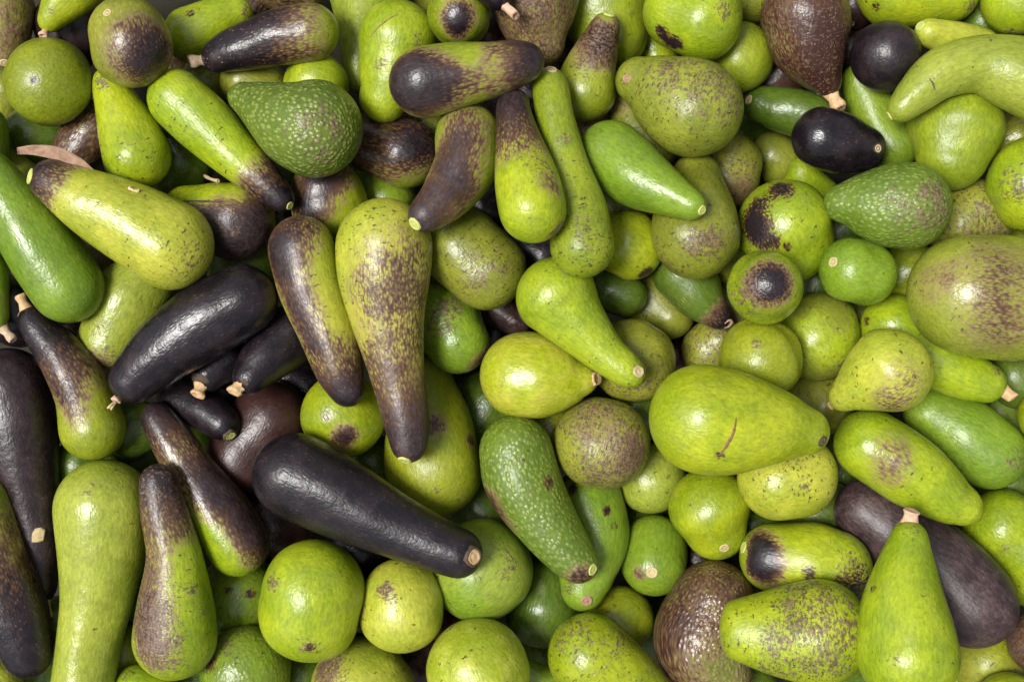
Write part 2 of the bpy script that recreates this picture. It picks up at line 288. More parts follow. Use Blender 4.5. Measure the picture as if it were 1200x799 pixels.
# ---- top right
A(5,'olive',[(880,-9,37),(895,-12,33)],'dull olive avocado at the top edge left of the reddish-brown one',spk=.5,rus=.15)
A(5.6,'mid',[(866,67,39),(868,72,37)],'plain green round avocado left of the big reddish-brown one',spk=.25)
A(7.4,'olive',[(944,22,51),(949,55,44),(962,84,28),(970,98,16)],'reddish-brown avocado with a pinkish stem stub pointing down, top right',pur=.75,warm=.5,rus=.26,len=1.0,bloom=.03,blot=[('P',972,98,26,.6),('P',960,40,30,.4),('P',912,40,26,-.25)],stub=(973,108,983,128,8.5))
A(6.4,'olive',[(1038,65,41),(1040,63,37,8)],'round near-black avocado above the long curved pale one',pur=1.1,bloom=.15,len=.2)
A(4,'olive',[(1000,8,26),(1010,2,22)],'dark brown avocado mostly hidden at the top edge behind the round black one',pur=1.0,warm=.3,scar=(997,28,4,'p'))
A(6,'lime',[(1050,-15,45),(1108,-13,42)],'bright green avocado lying along the top edge, right of centre',spk=.1,blot=[('B',1026,8,5,.6),('R',1140,5,14,.6)])
A(6.6,'yel',[(1150,57,22),(1116,47,20),(1087,38,16)],'small yellow neck of an avocado above the long curved pale one',spk=.03,scar=(1077,31,6,'g'))
A(6,'lime',[(1192,0,40),(1205,-8,38)],'green avocado with a pinkish tip in the upper right corner',blot=[('R',1185,38,8,.9)])
A(3,'deep',[(1150,26,26),(1165,22,24)],'dark green avocado in the gap near the upper right corner',spk=.2)
A(8.4,'pale',[(1232,103,46),(1185,85,41),(1145,76,32),(1105,86,29),(1075,110,23),(1056,128,17)],'long curved pale green avocado entering from the right edge',len=.25,spk=.12,blot=[('B',1094,99,3,.3)],dcrack=1,crack=[([(1089,92),(1093,98),(1096,106)],1.1)],scar=(1040,138,6,'g'))
A(6.6,'mid',[(1120,154,54),(1115,186,39)],'plain yellow-green avocado in the crook of the long curved pale one',len=.5,spk=.05)
A(5,'deep',[(950,137,28),(915,128,26),(891,122,21)],'dark green avocado with a pale stem scar, left of the small black one',len=.3,spk=.05,scar=(877,117,5.5,'p'))
A(7.2,'olive',[(964,162,35),(990,169,34),(1014,175,25)],'small glossy black avocado with a round pale stem scar',pur=1.2,len=.5,scar=(1029,174,5,'p'))
A(5.6,'green',[(1044,168,33),(1022,130,27),(1006,94,20)],'green avocado rising behind the small black one, rounded tip up',spk=.2,len=.2)
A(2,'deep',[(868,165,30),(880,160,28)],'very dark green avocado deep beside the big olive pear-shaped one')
A(3,'olive',[(912,187,29),(905,180,27)],'shaded olive avocado below the dark green one with the pale scar',spk=.2)
A(6,'lime',[(944,226,37),(940,200,17)],'bright lime cone-shaped avocado tip behind the burnt one',spk=.03)
A(7,'lime',[(920,266,54),(928,284,48)],'lime avocado with dark burnt patches on its left shoulder',spk=.3,blot=[('B',914,221,13,.9),('B',884,250,16,.85),('B',893,274,14,.7),('B',880,270,12,.6),('B',910,285,8,.5),('B',922,290,5,.5),('R',880,285,20,.4)])
A(8,'green',[(1062,242,50),(1034,240,48),(1001,238,32),(986,238,22)],'pebbly green avocado with a grey patch, pointed end left, right of centre',peb=.75,len=.6,blot=[('R',1052,236,17,.6),('R',1098,245,22,.8),('R',1090,220,14,.6),('R',1070,280,30,.3)],bloom=.2)
A(7.4,'mid',[(897,336,44,0),(901,334,38,14)],'round avocado with a shiny dark eye at its end facing up',spk=.2,blot=[('P',902,332,20,1.5),('R',878,335,20,.5),('R',870,355,20,.4)],eye=(903,332))
A(5.4,'olive',[(1140,257,45),(1125,262,42)],'rough russet-flecked olive avocado between the pebbly one and the right edge',rus=.35,spk=.7,blot=[('R',1165,255,25,.4)])
A(7,'lime',[(1212,215,53),(1215,225,50)],'green avocado with a brown russet patch cut by the right edge',blot=[('R',1190,225,17,.75),('R',1178,205,9,.5)],spk=.1,len=.3)
A(2.5,'olive',[(1190,160,32),(1180,165,30)],'shaded tan-olive avocado in the gap under the long curved pale one',rus=.25)
A(3,'lime',[(1200,282,26),(1190,285,24)],'bit of yellow-green avocado above the big mottled one at the right')
# ---- middle
A(8.1,'lime',[(654,350,48),(675,377,36),(708,413,24),(733,433,20),(741,438,17)],'bumpy lime pear-shaped avocado with its neck pointing lower right, near the centre',peb=.18,len=1.0,spk=.2,scar=(749,435,7,'p'))
A(7.8,'lime',[(612,440,48),(642,442,46),(672,444,31),(683,444,19)],'smooth oval yellow-green avocado with a brown stem button at its right end',spk=.06,stub=(687,444,697,445,8),pal2='yel',blot=[('R',592,447,9,.4)])
A(5.8,'deep',[(713,341,26),(735,347,24)],'small smooth dark green avocado right of the bumpy lime one',len=.2)
A(4.6,'olive',[(768,356,39),(787,371,27)],'shaded olive-green avocado right of the small smooth dark one',spk=.45)
A(5.6,'olive',[(740,422,47),(748,425,45)],'dull grey-green avocado under the neck of the bumpy lime one',spk=.35,rus=.08,blot=[('R',770,440,24,.35),('R',735,460,24,.4)])
A(4,'olive',[(572,350,32),(606,377,18)],'purple avocado neck glimpsed under the round flecked olive one',pur=.95,bloom=.3)
A(5.6,'deep',[(800,322,34),(822,350,28),(843,372,15)],'dark green avocado with a purple tip and stub, beside the eyed one',len=.6,grad=[('P','stem',.28,1.2)],stub=(847,376,855,382,6))
A(2.5,'olive',[(795,425,31),(785,420,28)],'dark red-brown avocado deep in the gap above the large lime one',pur=1.0,warm=.7)
A(3,'olive',[(832,410,33),(842,400,30)],'speckled grey-tan avocado deep beside the round green one',rus=.45,spk=.7)
A(7.3,'olive',[(704,518,53),(712,520,52)],'round yellow avocado netted with brown russet, in the centre',rus=.25,spk=.6,bloom=.3,blot=[('P',700,492,30,.25),('P',735,540,26,.3),('R',700,490,34,.35),('R',740,535,26,.45),('R',720,550,30,.3),('P',745,530,16,.35),('R',700,560,24,.4)])
A(8,'green',[(604,528,41),(614,566,43),(643,614,35),(668,648,28),(679,660,24)],'bumpy glossy green avocado running diagonally to a pale stem scar, lower centre',peb=.7,len=.3,spk=.12,blot=[('P',575,590,18,.7),('P',680,678,14,.9),('B',643,566,7,.7),('P',590,615,16,.4)],scar=(695,667,7,'g'))
A(6.3,'green',[(690,585,38),(700,630,36),(686,680,31),(683,692,25)],'smooth green avocado with dark pits, behind the bumpy diagonal one',spk=.05,blot=[('B',671,573,7,.7),('B',712,598,5,.8),('B',720,616,4,.6),('B',726,680,7,.4),('R',668,690,9,.7)],scar=(688,704,7,'b'))
A(5.7,'pale',[(762,560,40),(760,556,38)],'round dull green avocado below the brown-netted one',spk=.3,blot=[('R',780,575,12,.3)])
A(6.2,'green',[(767,640,36),(766,662,37,6)],'round green avocado with a small stem scar facing up, lower centre',spk=.12,scar=(764,670,7,'p'),blot=[('P',749,672,8,.5)])
A(8.5,'lime',[(825,490,62),(865,495,58),(915,501,42),(946,506,27)],'large bright lime avocado with a cracked line, right of centre',len=.6,spk=.06,blot=[('B',843,533,5,.4)],crack=[([(863,489),(861,503),(853,520),(841,535)],2.2)],scar=(964,517,7,'d'))
A(7.1,'yel',[(914,560,48),(935,556,48)],'yellowish avocado with brown flecks under the large lime one',spk=.35,blot=[('R',925,530,24,.4),('R',945,568,8,.7),('S',925,540,40,.4)])
A(6.6,'lime',[(832,598,48),(840,622,35)],'lime avocado with a tiny pale scar, below the large lime one',len=.3,spk=.06,scar=(849,642,6,'p'))
A(7,'mid',[(891,422,49),(890,424,46,8)],'plain round green avocado with one brown dot, above the large lime one',spk=.05,blot=[('R',885,402,5,.9)])
A(6,'olive',[(958,395,51),(960,398,49)],'round olive-green avocado behind the plain round green one',spk=.4,pal2='lime',blot=[('R',985,430,14,.4)])
A(7.4,'green',[(1012,320,38),(996,316,37)],'small dark green egg-shaped avocado with a pale stem scar at left',spk=.05,len=.3,scar=(976,307,6,'p'))
A(3.5,'mid',[(1065,320,36),(1055,325,34)],'green avocado glimpsed between the egg-shaped one and the big mottled one')
A(8.2,'pale',[(1135,346,68),(1185,351,71),(1210,352,66)],'very large green avocado clouded with grey-purple, cut by the right edge',len=.2,spk=.25,bloom=.6,blot=[('P',1085,332,26,.24),('P',1165,335,36,.18),('P',1180,298,44,.22),('P',1150,385,38,.15),('P',1192,390,34,.2),('P',1110,318,16,.24),('R',1150,390,30,.2),('R',1180,310,34,.2)])
A(7,'lime',[(1047,384,38),(1085,412,36),(1125,435,31),(1158,449,22)],'long lime avocado with a brown stem stub at its lower right end',len=.3,spk=.1,blot=[('B',1015,377,6,.5),('R',1165,430,12,.4)],stub=(1172,455,1192,471,8))
A(8.2,'yel',[(1040,436,50),(1018,447,40),(996,460,24),(987,466,17)],'yellow teardrop avocado with a pale stub at its lower left point',spk=.35,len=.2,rus=.05,blot=[('P',1058,450,30,.26),('R',1055,455,30,.22),('P',1040,478,20,.22)],stub=(981,470,972,476,7))
A(8,'lime',[(1020,521,41),(1070,554,40),(1110,583,30),(1130,594,22)],'lime avocado with a reddish blush, tapering to the lower right',len=.6,spk=.1,blot=[('P',1048,530,24,.26),('P',1040,556,22,.24),('R',1050,525,20,.15)])
A(6.8,'green',[(1160,530,42),(1125,505,42),(1087,480,29)],'smooth darker green avocado behind the blushed lime one, at the right',len=.3,spk=.05,blot=[('R',1190,540,14,.5),('R',1117,520,6,.5)])
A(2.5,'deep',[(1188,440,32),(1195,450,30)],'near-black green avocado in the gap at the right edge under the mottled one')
A(4,'lime',[(1222,487,28),(1225,495,27)],'sliver of lime avocado at the right edge beside the brown stub')
A(6.2,'lime',[(1217,652,60),(1172,616,43)],'bright lime avocado at the right edge behind the big purple one',len=.5,spk=.06,blot=[('R',1177,641,5,.7)])
A(7,'olive',[(1138,704,53),(1110,675,50),(1062,634,43),(1012,596,35)],'big dusty purple avocado lying diagonally behind the standing green pear shape',pur=1.05,len=.55,bloom=.75,warm=.1)
A(9,'lime',[(1063,765,58),(1060,715,50),(1063,660,32),(1066,630,21)],'bright lime pear-shaped avocado standing upright with a tan stem stub',len=.35,spk=.06,stub=(1066,612,1070,590,9),blot=[('B',1023,690,4,.5),('R',1046,771,7,.6),('R',1068,622,12,.4),('R',1095,708,5,.6)])
A(8.5,'lime',[(956,740,61),(916,740,52),(872,737,37),(850,736,30)],'avocado with cut-off green neck and brown blotched blunt end, lower right',len=.4,spk=.65,e1=.22,blot=[('R',945,715,38,.36),('R',955,765,42,.36),('R',915,745,26,.22),('R',980,770,30,.2),('R',935,690,30,.4),('R',995,740,14,.5),('S',900,740,40,.4),('R',980,705,26,.35),('R',915,785,26,.35)])
A(7.5,'lime',[(978,665,42),(948,659,46),(905,652,40)],'green avocado with a glossy black left tip, below the yellowish flecked one',len=.3,spk=.12,blot=[('P',886,645,22,1.3),('P',895,668,20,.9),('B',949,671,8,.6),('P',872,648,14,-.9),('B',1003,690,24,.55),('R',1000,665,22,.5)],scar=(871,641,7,'g'))
A(6.9,'olive',[(835,708,50),(822,750,55),(838,790,42)],'pebbly dark brown avocado left of the cut-necked one',pur=.62,peb=.8,len=.7,warm=.25,bloom=.05,rus=.15,blot=[('P',850,785,36,-.5),('P',790,740,24,.2)])
A(7.4,'lime',[(691,767,47),(730,797,42),(770,828,30)],'pear-shaped avocado with dense brown flecks at the bottom edge, centre',spk=.9,blot=[('R',665,735,24,.5),('R',700,765,34,.32),('R',730,745,16,.4)])
A(5.4,'mid',[(725,726,40),(730,722,37)],'shaded green avocado between the flecked pear shape and the scarred round one',spk=.15)
A(4,'deep',[(636,710,46),(640,690,42)],'dark green avocado in the gap below the bumpy diagonal one',blot=[('R',609,745,10,.7)])
A(4.5,'green',[(618,788,16),(650,800,14),(675,806,12)],'thin green avocado neck at the bottom edge, centre')
A(7.4,'mid',[(560,786,59),(563,792,57)],'round green-yellow avocado cut by the bottom edge, left of centre',spk=.25,len=.3,pal2='yel')
A(6,'pale',[(563,668,58),(568,664,57)],'green avocado with brown spots behind the big black one\'s stem end',spk=.15,pal2='green',blot=[('R',590,672,8,.8),('R',600,662,7,.6),('R',561,680,6,.7),('R',572,695,5,.6),('R',590,640,14,.4)])
A(6.8,'yel',[(470,703,47),(471,718,48)],'yellow avocado with a soft dark spot, below the big black one',spk=.12,blot=[('R',452,696,13,.8),('P',452,692,8,.5),('R',440,665,18,.4),('R',425,720,16,.35)])
A(7.2,'lime',[(367,693,59),(363,717,59)],'round plain green avocado with a dark blossom end, lower left of centre',len=.2,spk=.05,blot=[('R',320,682,11,.8),('R',363,757,11,.7),('B',364,758,5,.7)])
A(8.2,'olive',[(346,557,49),(385,577,47),(428,599,41),(472,621,34),(515,640,30),(539,649,28)],'big glossy black eggplant-like avocado with a tan stem scar, lower left of centre',pur=1.15,len=.5,scar=(555,652,10,'w'))
A(3.4,'olive',[(312,602,46),(325,620,42)],'dull dark brown avocado behind the eggplant-like one',pur=.95,warm=.35,bloom=.2,rus=.1)
A(3.6,'olive',[(286,536,44),(318,490,46)],'dark reddish avocado deep between the black stubbed ones and the eggplant-like one',pur=1.0,warm=.4,bloom=.06)
A(6,'yel',[(425,806,58),(430,812,56)],'yellow avocado with a brown left side at the bottom edge',spk=.15,blot=[('R',385,785,26,.8),('P',380,790,20,.5)])
A(6.2,'green',[(288,786,51),(290,800,48)],'pebbly green avocado with a russet rim at the bottom edge, left',peb=.35,spk=.15,blot=[('R',250,765,24,.7),('R',272,738,16,.5),('B',245,775,12,.5)])
A(3.6,'green',[(278,702,46),(282,690,44)],'shaded green avocado with a brown dot, left of the round plain green one',spk=.1,blot=[('B',294,696,5,.9),('B',267,692,3,.7)])
A(6.2,'lime',[(278,638,36),(256,602,36),(226,556,29),(201,516,24),(183,488,18)],'purple-backed avocado with a green belly, running diagonally below the big black one',len=.4,bloom=.35,spk=.15,grad=[('P','stem',.45,1.1)],blot=[('P',270,585,36,.95),('P',300,630,26,.95),('P',245,560,28,.8),('P',250,640,24,-.5),('P',238,600,14,-.2)])
A(7.4,'lime',[(205,747,47),(206,708,43),(204,650,31),(192,600,26),(185,563,21)],'pear-shaped avocado brown on its left side, green on its right',len=.3,spk=.3,bloom=.3,grad=[('P','stem',.52,1.0),('R','stem',.55,.4)],blot=[('P',176,680,26,.4),('R',175,690,28,.55),('R',178,745,34,.7),('P',170,725,28,.7),('P',180,765,24,.4),('R',190,770,24,.4),('P',182,545,22,.5),('R',225,690,10,.4),('R',235,715,10,.35),('P',225,655,24,-.3)])
A(7,'pale',[(121,594,54),(121,636,50),(114,698,40),(104,755,36),(96,808,35)],'large plain light green avocado standing on the bottom edge, left',len=.25,spk=.05,bloom=.2,blot=[('R',105,572,12,.35),('R',150,600,30,.15)])
A(5.4,'olive',[(10,455,46),(21,512,43),(38,590,30),(46,650,23),(51,690,15)],'long black avocado hanging down the left edge with a chip of pale skin',pur=1.15,len=.45,bloom=.2,warm=.05,stub=(54,704,58,724,5.5),chip=(44,626))
A(6.4,'mid',[(-28,590,38),(-10,650,38),(14,712,38),(27,752,32),(32,768,28)],'half green, half black avocado in the lower left corner',len=.7,spk=.3,bloom=.1,grad=[('P','stem',.85,1.5)])
A(3,'yel',[(-5,803,30),(-12,800,28)],'bit of yellow-green avocado in the bottom left corner')
A(2.6,'mid',[(146,764,36),(140,775,34)],'shaded green avocado between the light green and the brown-sided ones')
A(3.6,'lime',[(162,806,28),(185,812,26)],'green avocado barely showing at the bottom edge below the brown-sided one',blot=[('R',150,790,10,.5)])
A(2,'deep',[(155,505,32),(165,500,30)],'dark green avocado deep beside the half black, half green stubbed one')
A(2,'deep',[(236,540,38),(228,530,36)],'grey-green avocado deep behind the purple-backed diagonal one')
A(3.6,'olive',[(1158,775,41),(1165,780,38)],'olive avocado in shade near the bottom right corner',spk=.3,pal2='mid')
A(5.6,'olive',[(1217,752,35),(1222,748,33)],'grey-purple russet avocado at the right edge near the bottom corner',pur=.7,bloom=.9,rus=.2)
A(5,'lime',[(1182,832,42),(1200,835,40)],'green rim of an avocado in the bottom right corner')
A(2.6,'green',[(1127,782,30),(1135,770,28)],'green avocado deep right of the standing lime one')
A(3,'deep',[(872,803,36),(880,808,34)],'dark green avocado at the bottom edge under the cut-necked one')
A(2.6,'olive',[(963,472,37),(955,465,35)],'shaded olive avocado between the yellow teardrop and the large lime one',spk=.3)
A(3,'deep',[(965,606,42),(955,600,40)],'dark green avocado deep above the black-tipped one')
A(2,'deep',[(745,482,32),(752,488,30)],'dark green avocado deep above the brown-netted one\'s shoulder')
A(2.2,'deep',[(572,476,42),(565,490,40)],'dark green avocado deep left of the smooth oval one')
A(3.2,'mid',[(640,502,42),(645,510,40)],'green avocado deep beneath the smooth oval one')
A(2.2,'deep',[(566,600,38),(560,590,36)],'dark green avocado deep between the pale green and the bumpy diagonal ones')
A(2.2,'olive',[(856,292,36),(850,300,34)],'dark olive avocado deep left of the burnt one',spk=.3)
# ---- the layer below, filling the gaps; mostly dark skin colours paint in their shade
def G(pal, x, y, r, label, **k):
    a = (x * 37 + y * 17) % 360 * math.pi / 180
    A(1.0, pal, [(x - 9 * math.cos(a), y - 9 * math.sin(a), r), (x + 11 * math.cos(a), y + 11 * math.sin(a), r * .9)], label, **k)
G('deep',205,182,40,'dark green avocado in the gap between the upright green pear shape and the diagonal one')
G('olive',548,748,38,'dark brown avocado in the gap between the soft-spotted yellow one and its round neighbour',pur=.95,warm=.3)
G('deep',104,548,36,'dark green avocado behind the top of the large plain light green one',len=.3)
G('olive',80,42,38,'near-black avocado in the gap above the round dotted one',pur=1.0,warm=.2)
G('olive',14,362,42,'black avocado in the gap above the long black one at the left edge',pur=1.1)
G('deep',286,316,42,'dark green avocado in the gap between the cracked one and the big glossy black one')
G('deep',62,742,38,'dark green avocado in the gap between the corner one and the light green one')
G('green',450,222,36,'shaded green avocado in the gap below the glossy purple one')
G('olive',414,652,42,'dark avocado in the gap between the eggplant-like one and the round plain green one',pur=1.0)
G('olive',350,447,40,'black avocado in the gap left of the bruised green one',pur=1.1)
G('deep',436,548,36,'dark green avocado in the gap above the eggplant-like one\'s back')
G('olive',110,308,40,'dark olive avocado in the gap under the large yellow-green one\'s belly',pur=.3)
G('olive',628,297,34,'dark purple avocado in the gap above the bumpy lime pear shape',pur=1.0)
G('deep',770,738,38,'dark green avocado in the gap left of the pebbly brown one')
G('olive',4,114,26,'dark olive avocado at the left edge beside the round dotted one')
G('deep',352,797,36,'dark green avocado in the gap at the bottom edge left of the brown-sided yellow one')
G('olive',826,660,34,'near-black avocado in the gap above the pebbly brown one',pur=1.0,warm=.3)
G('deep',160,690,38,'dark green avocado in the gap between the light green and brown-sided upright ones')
G('olive',90,388,34,'dark avocado in the gap right of the orange stem stub',pur=.9)
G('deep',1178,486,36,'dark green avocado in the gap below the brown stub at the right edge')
G('olive',912,88,34,'dark brown avocado in the gap left of the reddish-brown one',pur=.9,warm=.5)
G('olive',731,242,38,'olive avocado in the gap above the small brown-tipped lime one',spk=.3)
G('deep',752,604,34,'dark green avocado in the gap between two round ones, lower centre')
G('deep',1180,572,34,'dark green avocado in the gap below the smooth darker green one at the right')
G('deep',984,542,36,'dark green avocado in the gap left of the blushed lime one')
G('olive',574,40,32,'dark brown avocado in the gap right of the purple-ended one at the top',pur=.9,warm=.3)
G('olive',690,146,36,'olive avocado in the gap between the brown-necked small one and the green pear shape',pur=.3)
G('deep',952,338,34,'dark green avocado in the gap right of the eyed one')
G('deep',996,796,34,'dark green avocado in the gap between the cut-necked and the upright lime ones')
G('olive',1002,50,30,'dark brown avocado in the gap between the reddish-brown and round black ones',pur=.9,warm=.4)
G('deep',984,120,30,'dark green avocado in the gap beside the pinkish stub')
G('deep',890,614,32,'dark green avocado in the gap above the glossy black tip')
G('olive',572,122,30,'dark avocado in the gap under the crosswise one\'s neck',pur=.9)
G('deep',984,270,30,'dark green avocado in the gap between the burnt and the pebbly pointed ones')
G('olive',1004,368,32,'olive avocado in the gap above the yellow teardrop',spk=.3)
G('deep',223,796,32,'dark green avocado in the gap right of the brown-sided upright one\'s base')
G('olive',858,358,32,'dark olive avocado in the gap left of the plain round green one',pur=.3)
G('olive',660,66,30,'dark brown avocado in the gap left of the brown-necked small one',pur=.8)
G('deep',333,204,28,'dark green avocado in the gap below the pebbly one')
G('olive',266,459,28,'black avocado in the gap between the stubbed black ones',pur=1.1)
G('olive',580,396,28,'dark purple avocado in the gap above the smooth oval one',pur=1.0)
G('olive',1016,682,32,'dark avocado in the gap between the black-tipped and the upright lime ones',pur=.9)
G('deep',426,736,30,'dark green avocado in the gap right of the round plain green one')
G('olive',488,778,36,'dark brown avocado in the gap between the two yellow ones at the bottom edge',pur=.9,warm=.3)
G('olive',203,72,30,'dark brown avocado in the gap right of the round purple-brown one',pur=.6)
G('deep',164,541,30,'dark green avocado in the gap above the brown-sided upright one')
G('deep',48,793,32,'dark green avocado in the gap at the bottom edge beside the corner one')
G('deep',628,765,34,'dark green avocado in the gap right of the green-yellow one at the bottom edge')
G('olive',621,112,26,'dark brown avocado in the gap between the wrinkled neck and the slender one',pur=.9)
G('olive',4,198,30,'dark olive avocado at the left edge left of the dry leaf',pur=.3)
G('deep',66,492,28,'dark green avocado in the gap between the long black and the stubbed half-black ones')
G('olive',328,255,26,'dark brown avocado in the gap above the half-purple one',pur=.9)
G('olive',302,6,24,'dark brown avocado in the gap at the top edge above the speckled one',pur=.7)
# ------------------------------------------------------------------ shape and resting height of every fruit
def catmull(P, n):
    """dense centripetal-like interpolation through control rows P (k, dims) with uniform arclength output"""
    P = np.asarray(P, float)
    if len(P) == 2:
        t = np.linspace(0, 1, n)[:, None]; return P[0] * (1 - t) + P[1] * t
    Q = np.vstack([2 * P[0] - P[1], P, 2 * P[-1] - P[-2]])
    out = []
    for i in range(1, len(Q) - 2):
        t = np.linspace(0, 1, 40, endpoint=False)[:, None]
        a, b, c, d = Q[i - 1], Q[i], Q[i + 1], Q[i + 2]
        out.append(0.5 * (2 * b + (c - a) * t + (2 * a - 5 * b + 4 * c - d) * t ** 2 + (3 * b - a - 3 * c + d) * t ** 3))
    out = np.vstack(out + [P[-1:]])
    s = np.r_[0, np.cumsum(np.linalg.norm(np.diff(out[:, :2], axis=0), axis=1))]
    u = np.linspace(0, s[-1], n)
    return np.stack([np.interp(u, s, out[:, j]) for j in range(out.shape[1])], 1)

for f in F:
    f['c4'] = np.array([tuple(c) + (0,) * (4 - len(c)) for c in f['c']], float)   # x y r lift
    f['c4'][:, 2] *= 1.04
    sp = catmull(f['c4'], 9)
    f['sp'] = sp
    m = sp[len(sp) // 2, :2]
    ax = sp[-1, :2] - sp[0, :2]; L = np.linalg.norm(ax) + 1e-6
    f['ax'] = ax / L; f['mid'] = m; f['chord'] = L
N = len(F)
own = np.concatenate([[i] * len(f['sp']) for i, f in enumerate(F)])
SX = np.concatenate([f['sp'] for f in F])
lev = np.concatenate([(f['sp'][:, :2] - f['mid']) @ f['ax'] for f in F])
rank = np.array([f['rank'] + 1e-3 * (N - i) / N for i, f in enumerate(F)])
ii, jj = np.triu_indices(len(SX), 1)
keep = own[ii] != own[jj]; ii, jj = ii[keep], jj[keep]
dd = np.hypot(SX[ii, 0] - SX[jj, 0], SX[ii, 1] - SX[jj, 1]); rr = (SX[ii, 2] + SX[jj, 2]) * 0.955
keep = dd < rr; ii, jj, dd, rr = ii[keep], jj[keep], dd[keep], rr[keep]
sw = rank[own[ii]] < rank[own[jj]]
ii, jj = np.where(sw, jj, ii), np.where(sw, ii, jj)            # ii lies on jj
need = np.sqrt(rr ** 2 - dd ** 2)
fz = (np.array([f['rank'] for f in F]) - 6.5) * 22.0
fs = np.zeros(N)
pk = own[ii].astype(np.int64) * N + own[jj]
order = np.argsort(pk, kind='stable'); ii, jj, need, pk = ii[order], jj[order], need[order], pk[order]
st = np.r_[0, np.nonzero(np.diff(pk))[0] + 1]
grp = np.repeat(np.arange(len(st)), np.diff(np.r_[st, len(pk)]))
LN = np.array([max(f['chord'], 30.0) for f in F])
for it in range(500):
    z = fz[own] + fs[own] * lev + SX[:, 3]
    v = need - (z[ii] - z[jj])
    mx = np.maximum.reduceat(v, st)
    # worst sphere pair of every fruit pair
    w = np.nonzero(v >= mx[grp] - 1e-9)[0]
    first = w[np.r_[True, np.diff(grp[w]) > 0]]
    act = first[v[first] > 0]
    a, b, va = own[ii[act]], own[jj[act]], v[act]
    up = np.zeros(N); dn = np.zeros(N); tq = np.zeros(N); cnt = np.zeros(N) + 1e-9
    np.add.at(up, a, 0.5 * va); np.add.at(up, b, -0.5 * va)
    np.add.at(cnt, a, 1); np.add.at(cnt, b, 1)
    np.add.at(tq, a, va * lev[ii[act]]); np.add.at(tq, b, -va * lev[jj[act]])
    rel = 0.9 if it < 350 else 0.6
    fz += rel * up / cnt
    fs += rel * 1.6 * tq / cnt / (LN ** 2)
    if it < 430:
        fz *= 0.992
    fs = np.clip(fs * 0.985, -0.55, 0.55)
for i, f in enumerate(F):
    f['z'] = fz[i]; f['slope'] = fs[i]
ZS = fz[own] + fs[own] * lev + SX[:, 3]
print('heap heights', fz.min(), fz.max(), 'worst overlap', max(0, v.max()))

def persp(x, y, z):
    k = (D - z) / D
    return np.stack([(x - W0 / 2) * k, -(y - H0 / 2) * k, z + 0 * x], -1)

def top_height(x, y, skip=()):
    d2 = (SX[:, 0] - x) ** 2 + (SX[:, 1] - y) ** 2
    ok = d2 < SX[:, 2] ** 2
    for s_ in skip: ok &= own != s_
    return float((ZS[ok] + np.sqrt(SX[ok, 2] ** 2 - d2[ok])).max()) if ok.any() else None

